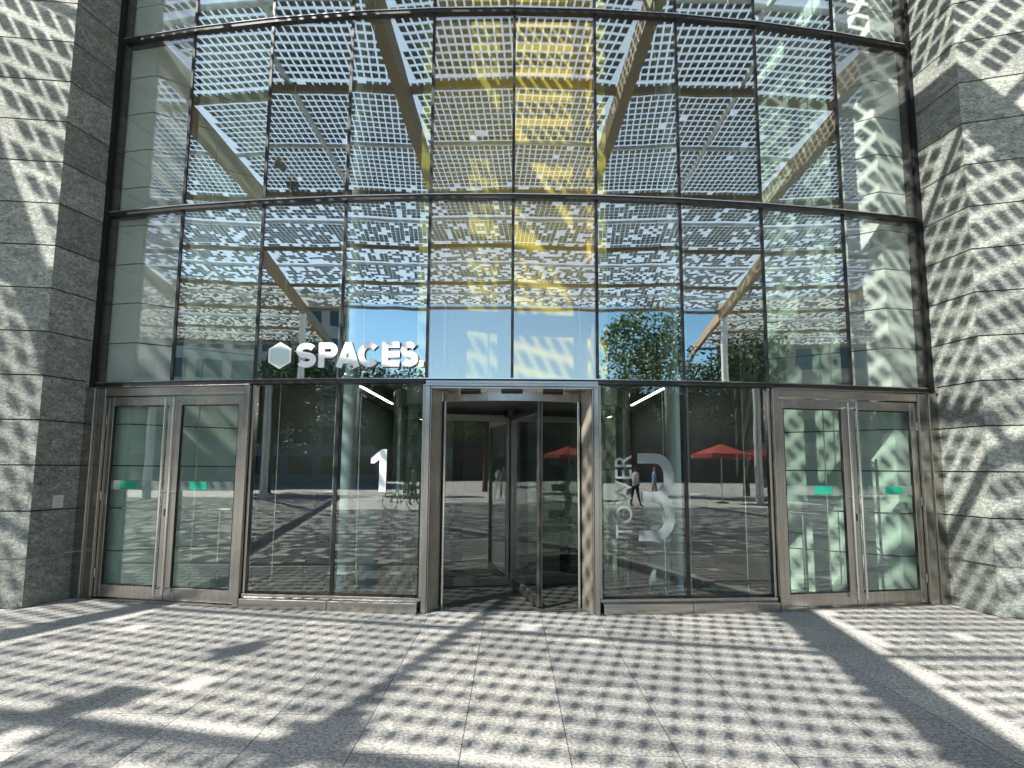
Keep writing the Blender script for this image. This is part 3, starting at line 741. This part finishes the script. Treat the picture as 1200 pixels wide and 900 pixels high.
def person(x,y,rz,top,leg,label,stride=.16):
    me=bpy.data.meshes.new('person')
    s=stride
    J=[(0,0,.95),(0,0,1.15),(0,0,1.38),(0,.0,1.50),(0,.01,1.60),(0,.01,1.72),
       (-.10,0,.90),(-.11,s*.5,.50),(-.11,s,.08),(-.11,s-.14,.04),
       (.10,0,.90),(.11,-s*.4,.50),(.11,-s,.09),(.11,-s-.14,.04),
       (-.19,0,1.38),(-.24,-.04,1.12),(-.25,-.12,.88),(.19,0,1.38),(.24,.04,1.12),(.25,-.02,.88)]
    E=[(0,1),(1,2),(2,3),(3,4),(4,5),(0,6),(6,7),(7,8),(8,9),(0,10),(10,11),(11,12),(12,13),(2,14),(14,15),(15,16),(2,17),(17,18),(18,19)]
    rr=[.15,.14,.15,.055,.085,.07,.095,.065,.04,.035,.095,.065,.04,.035,.06,.045,.03,.06,.045,.03]
    me.from_pydata(J,E,[]); me.materials.append(simple('shirt',top,.8)); me.materials.append(simple('trousers',leg,.8)); me.materials.append(SKIN); me.materials.append(HAIR)
    o=bpy.data.objects.new('person',me); col.objects.link(o)
    md=o.modifiers.new('skin','SKIN'); md.use_smooth_shade=True
    for i,v in enumerate(me.skin_vertices[0].data): v.radius=(rr[i],rr[i]*.8); v.use_root=(i==0)
    sb=o.modifiers.new('sub','SUBSURF'); sb.levels=1; sb.render_levels=1
    dg=bpy.context.evaluated_depsgraph_get(); m2=bpy.data.meshes.new_from_object(o.evaluated_get(dg))
    o.modifiers.clear(); o.data=m2
    for p in m2.polygons:
        c=p.center; z=c.z
        mi = 3 if z>1.72 or (z>1.60 and c.y>.03) else 2 if z>1.47 or (abs(c.x)>.2 and z<.98) else 0 if z>.93 else 1
        p.material_index=mi
    o.location=(x,y,0); o.rotation_euler=(0,0,rz)
    tag(o,label,'person','people crossing the square')
person(-4.5,-11,R(80),(.5,.5,.52),(.05,.06,.1),'person in grey top walking on the square, mirrored left of the revolving door')
person(-2.2,-14,R(-70),(.7,.7,.7),(.1,.1,.12),'person in white top and dark trousers mirrored in the revolving door')
person(.4,-15,R(90),(.1,.12,.2),(.3,.3,.32),'person in navy top mirrored in the middle of the revolving door')
person(2.0,-13,R(-90),(.75,.74,.7),(.2,.2,.25),'person in cream top mirrored at the right of the revolving door')
person(5.2,-10.5,R(90),(.15,.08,.04),(.03,.05,.12),'person in brown jacket mirrored beside the numeral 3')
person(-8.5,-13,R(60),(.12,.2,.12),(.05,.05,.06),'person in dark green top mirrored in the left window')
person(-6.4,-16.5,R(-100),(.5,.1,.08),(.1,.12,.2),'person in red top and blue trousers near the grey parasol')
person(9.5,-12.5,R(75),(.8,.8,.78),(.04,.04,.05),'person in white top and black trousers walking toward the red parasols')
person(12.3,-17,R(-80),(.2,.3,.5),(.3,.27,.2),'person in blue top and beige trousers between the red parasols')
def bicycle(x,y,rz,label):
    t=thing('bicycle',(x,y,0),label,'bicycle',None,rz)
    for dx in (-.52,.52):
        mb=MB(); mb.tube([(dx+.33*math.cos(R(15*k)),0,.34+.33*math.sin(R(15*k))) for k in range(25)],.016,6)
        w=mb.build('wheel',BLACK,t)
        mb=MB()
        for k in range(8): mb.tube([(dx,0,.34),(dx+.32*math.cos(R(45*k)),0,.34+.32*math.sin(R(45*k)))],.003,4)
        s=mb.build('spokes',POLISH,t); s.parent=w
    fm=simple('bike_frame',(.05,.06,.07),.3,.5)
    mb=MB(); A=(-.52,0,.34);B=(-.05,0,.30);C=(-.18,0,.80);D=(.36,0,.82);E=(.52,0,.34)
    for a,b in ((A,B),(A,C),(B,C),(B,D),(C,D),(D,E)): mb.tube([a,b],.017,6)
    mb.build('frame',fm,t)
    mb=MB(); mb.tube([(.36,0,.82),(.34,0,.98)],.014,6); mb.tube([(.30,-.27,.98),(.36,0,1.0),(.30,.27,.98)],.013,6); mb.build('handlebar',fm,t)
    mb=MB(); mb.tube([(-.18,0,.80),(-.20,0,.92)],.013,6); mb.build('seat_post',POLISH,t)
    mb=MB(); mb.tube([(-.34,0,.95),(-.2,0,.95),(-.06,0,.94)],[.07,.06,.02],8); mb.build('saddle',BLACK,t)
bicycle(-7.5,-9,R(10),'dark bicycle standing on the square, mirrored in the left window')

# ------------------------------------------------------------------ light, sky, camera
w = bpy.data.worlds.new('World'); sc.world = w; w.use_nodes = True
nt = w.node_tree; nt.nodes.clear()
sky = nt.nodes.new('ShaderNodeTexSky'); sky.sky_type='NISHITA'; sky.sun_disc=False
to_sun = V((-.68,-.74,1.0)).normalized()
sky.sun_elevation = math.asin(to_sun.z); sky.sun_rotation = math.atan2(to_sun.x,to_sun.y); sky.air_density=1.0; sky.dust_density=.1; sky.ozone_density=3
bg = nt.nodes.new('ShaderNodeBackground'); bg.inputs[1].default_value=.065
wo = nt.nodes.new('ShaderNodeOutputWorld'); hs = nt.nodes.new('ShaderNodeHueSaturation'); hs.inputs['Saturation'].default_value=1.15; hs.inputs['Hue'].default_value=.497; nt.links.new(sky.outputs[0],hs.inputs['Color']); nt.links.new(hs.outputs[0],bg.inputs[0]); nt.links.new(bg.outputs[0],wo.inputs[0])
ld = bpy.data.lights.new('sun','SUN'); ld.energy=5.0; ld.angle=R(.45); ld.color=(1,.955,.88)
lo = bpy.data.objects.new('sun',ld); col.objects.link(lo); lo.rotation_euler = to_sun.to_track_quat('Z','Y').to_euler()
lo.location=(0,0,30)
cd = bpy.data.cameras.new('camera'); cam = bpy.data.objects.new('camera',cd); col.objects.link(cam)
cd.sensor_width=36; cd.lens=24; cd.clip_end=1000; cd.clip_start=.05
cam.matrix_world = Matrix.Translation((0,0,1.55)) @ Matrix.Rotation(R(90+7.12),4,'X') @ Matrix.Rotation(R(.4),4,'Z')
sc.camera = cam
sc.view_settings.view_transform='Standard'; sc.view_settings.look='None'; sc.view_settings.gamma=1; sc.view_settings.exposure=1.95
c = sc.cycles
c.use_denoising=True; c.max_bounces=10; c.diffuse_bounces=3; c.glossy_bounces=4; c.transparent_max_bounces=24; c.transmission_bounces=4
c.sample_clamp_indirect=6; c.caustics_reflective=False; c.caustics_refractive=False
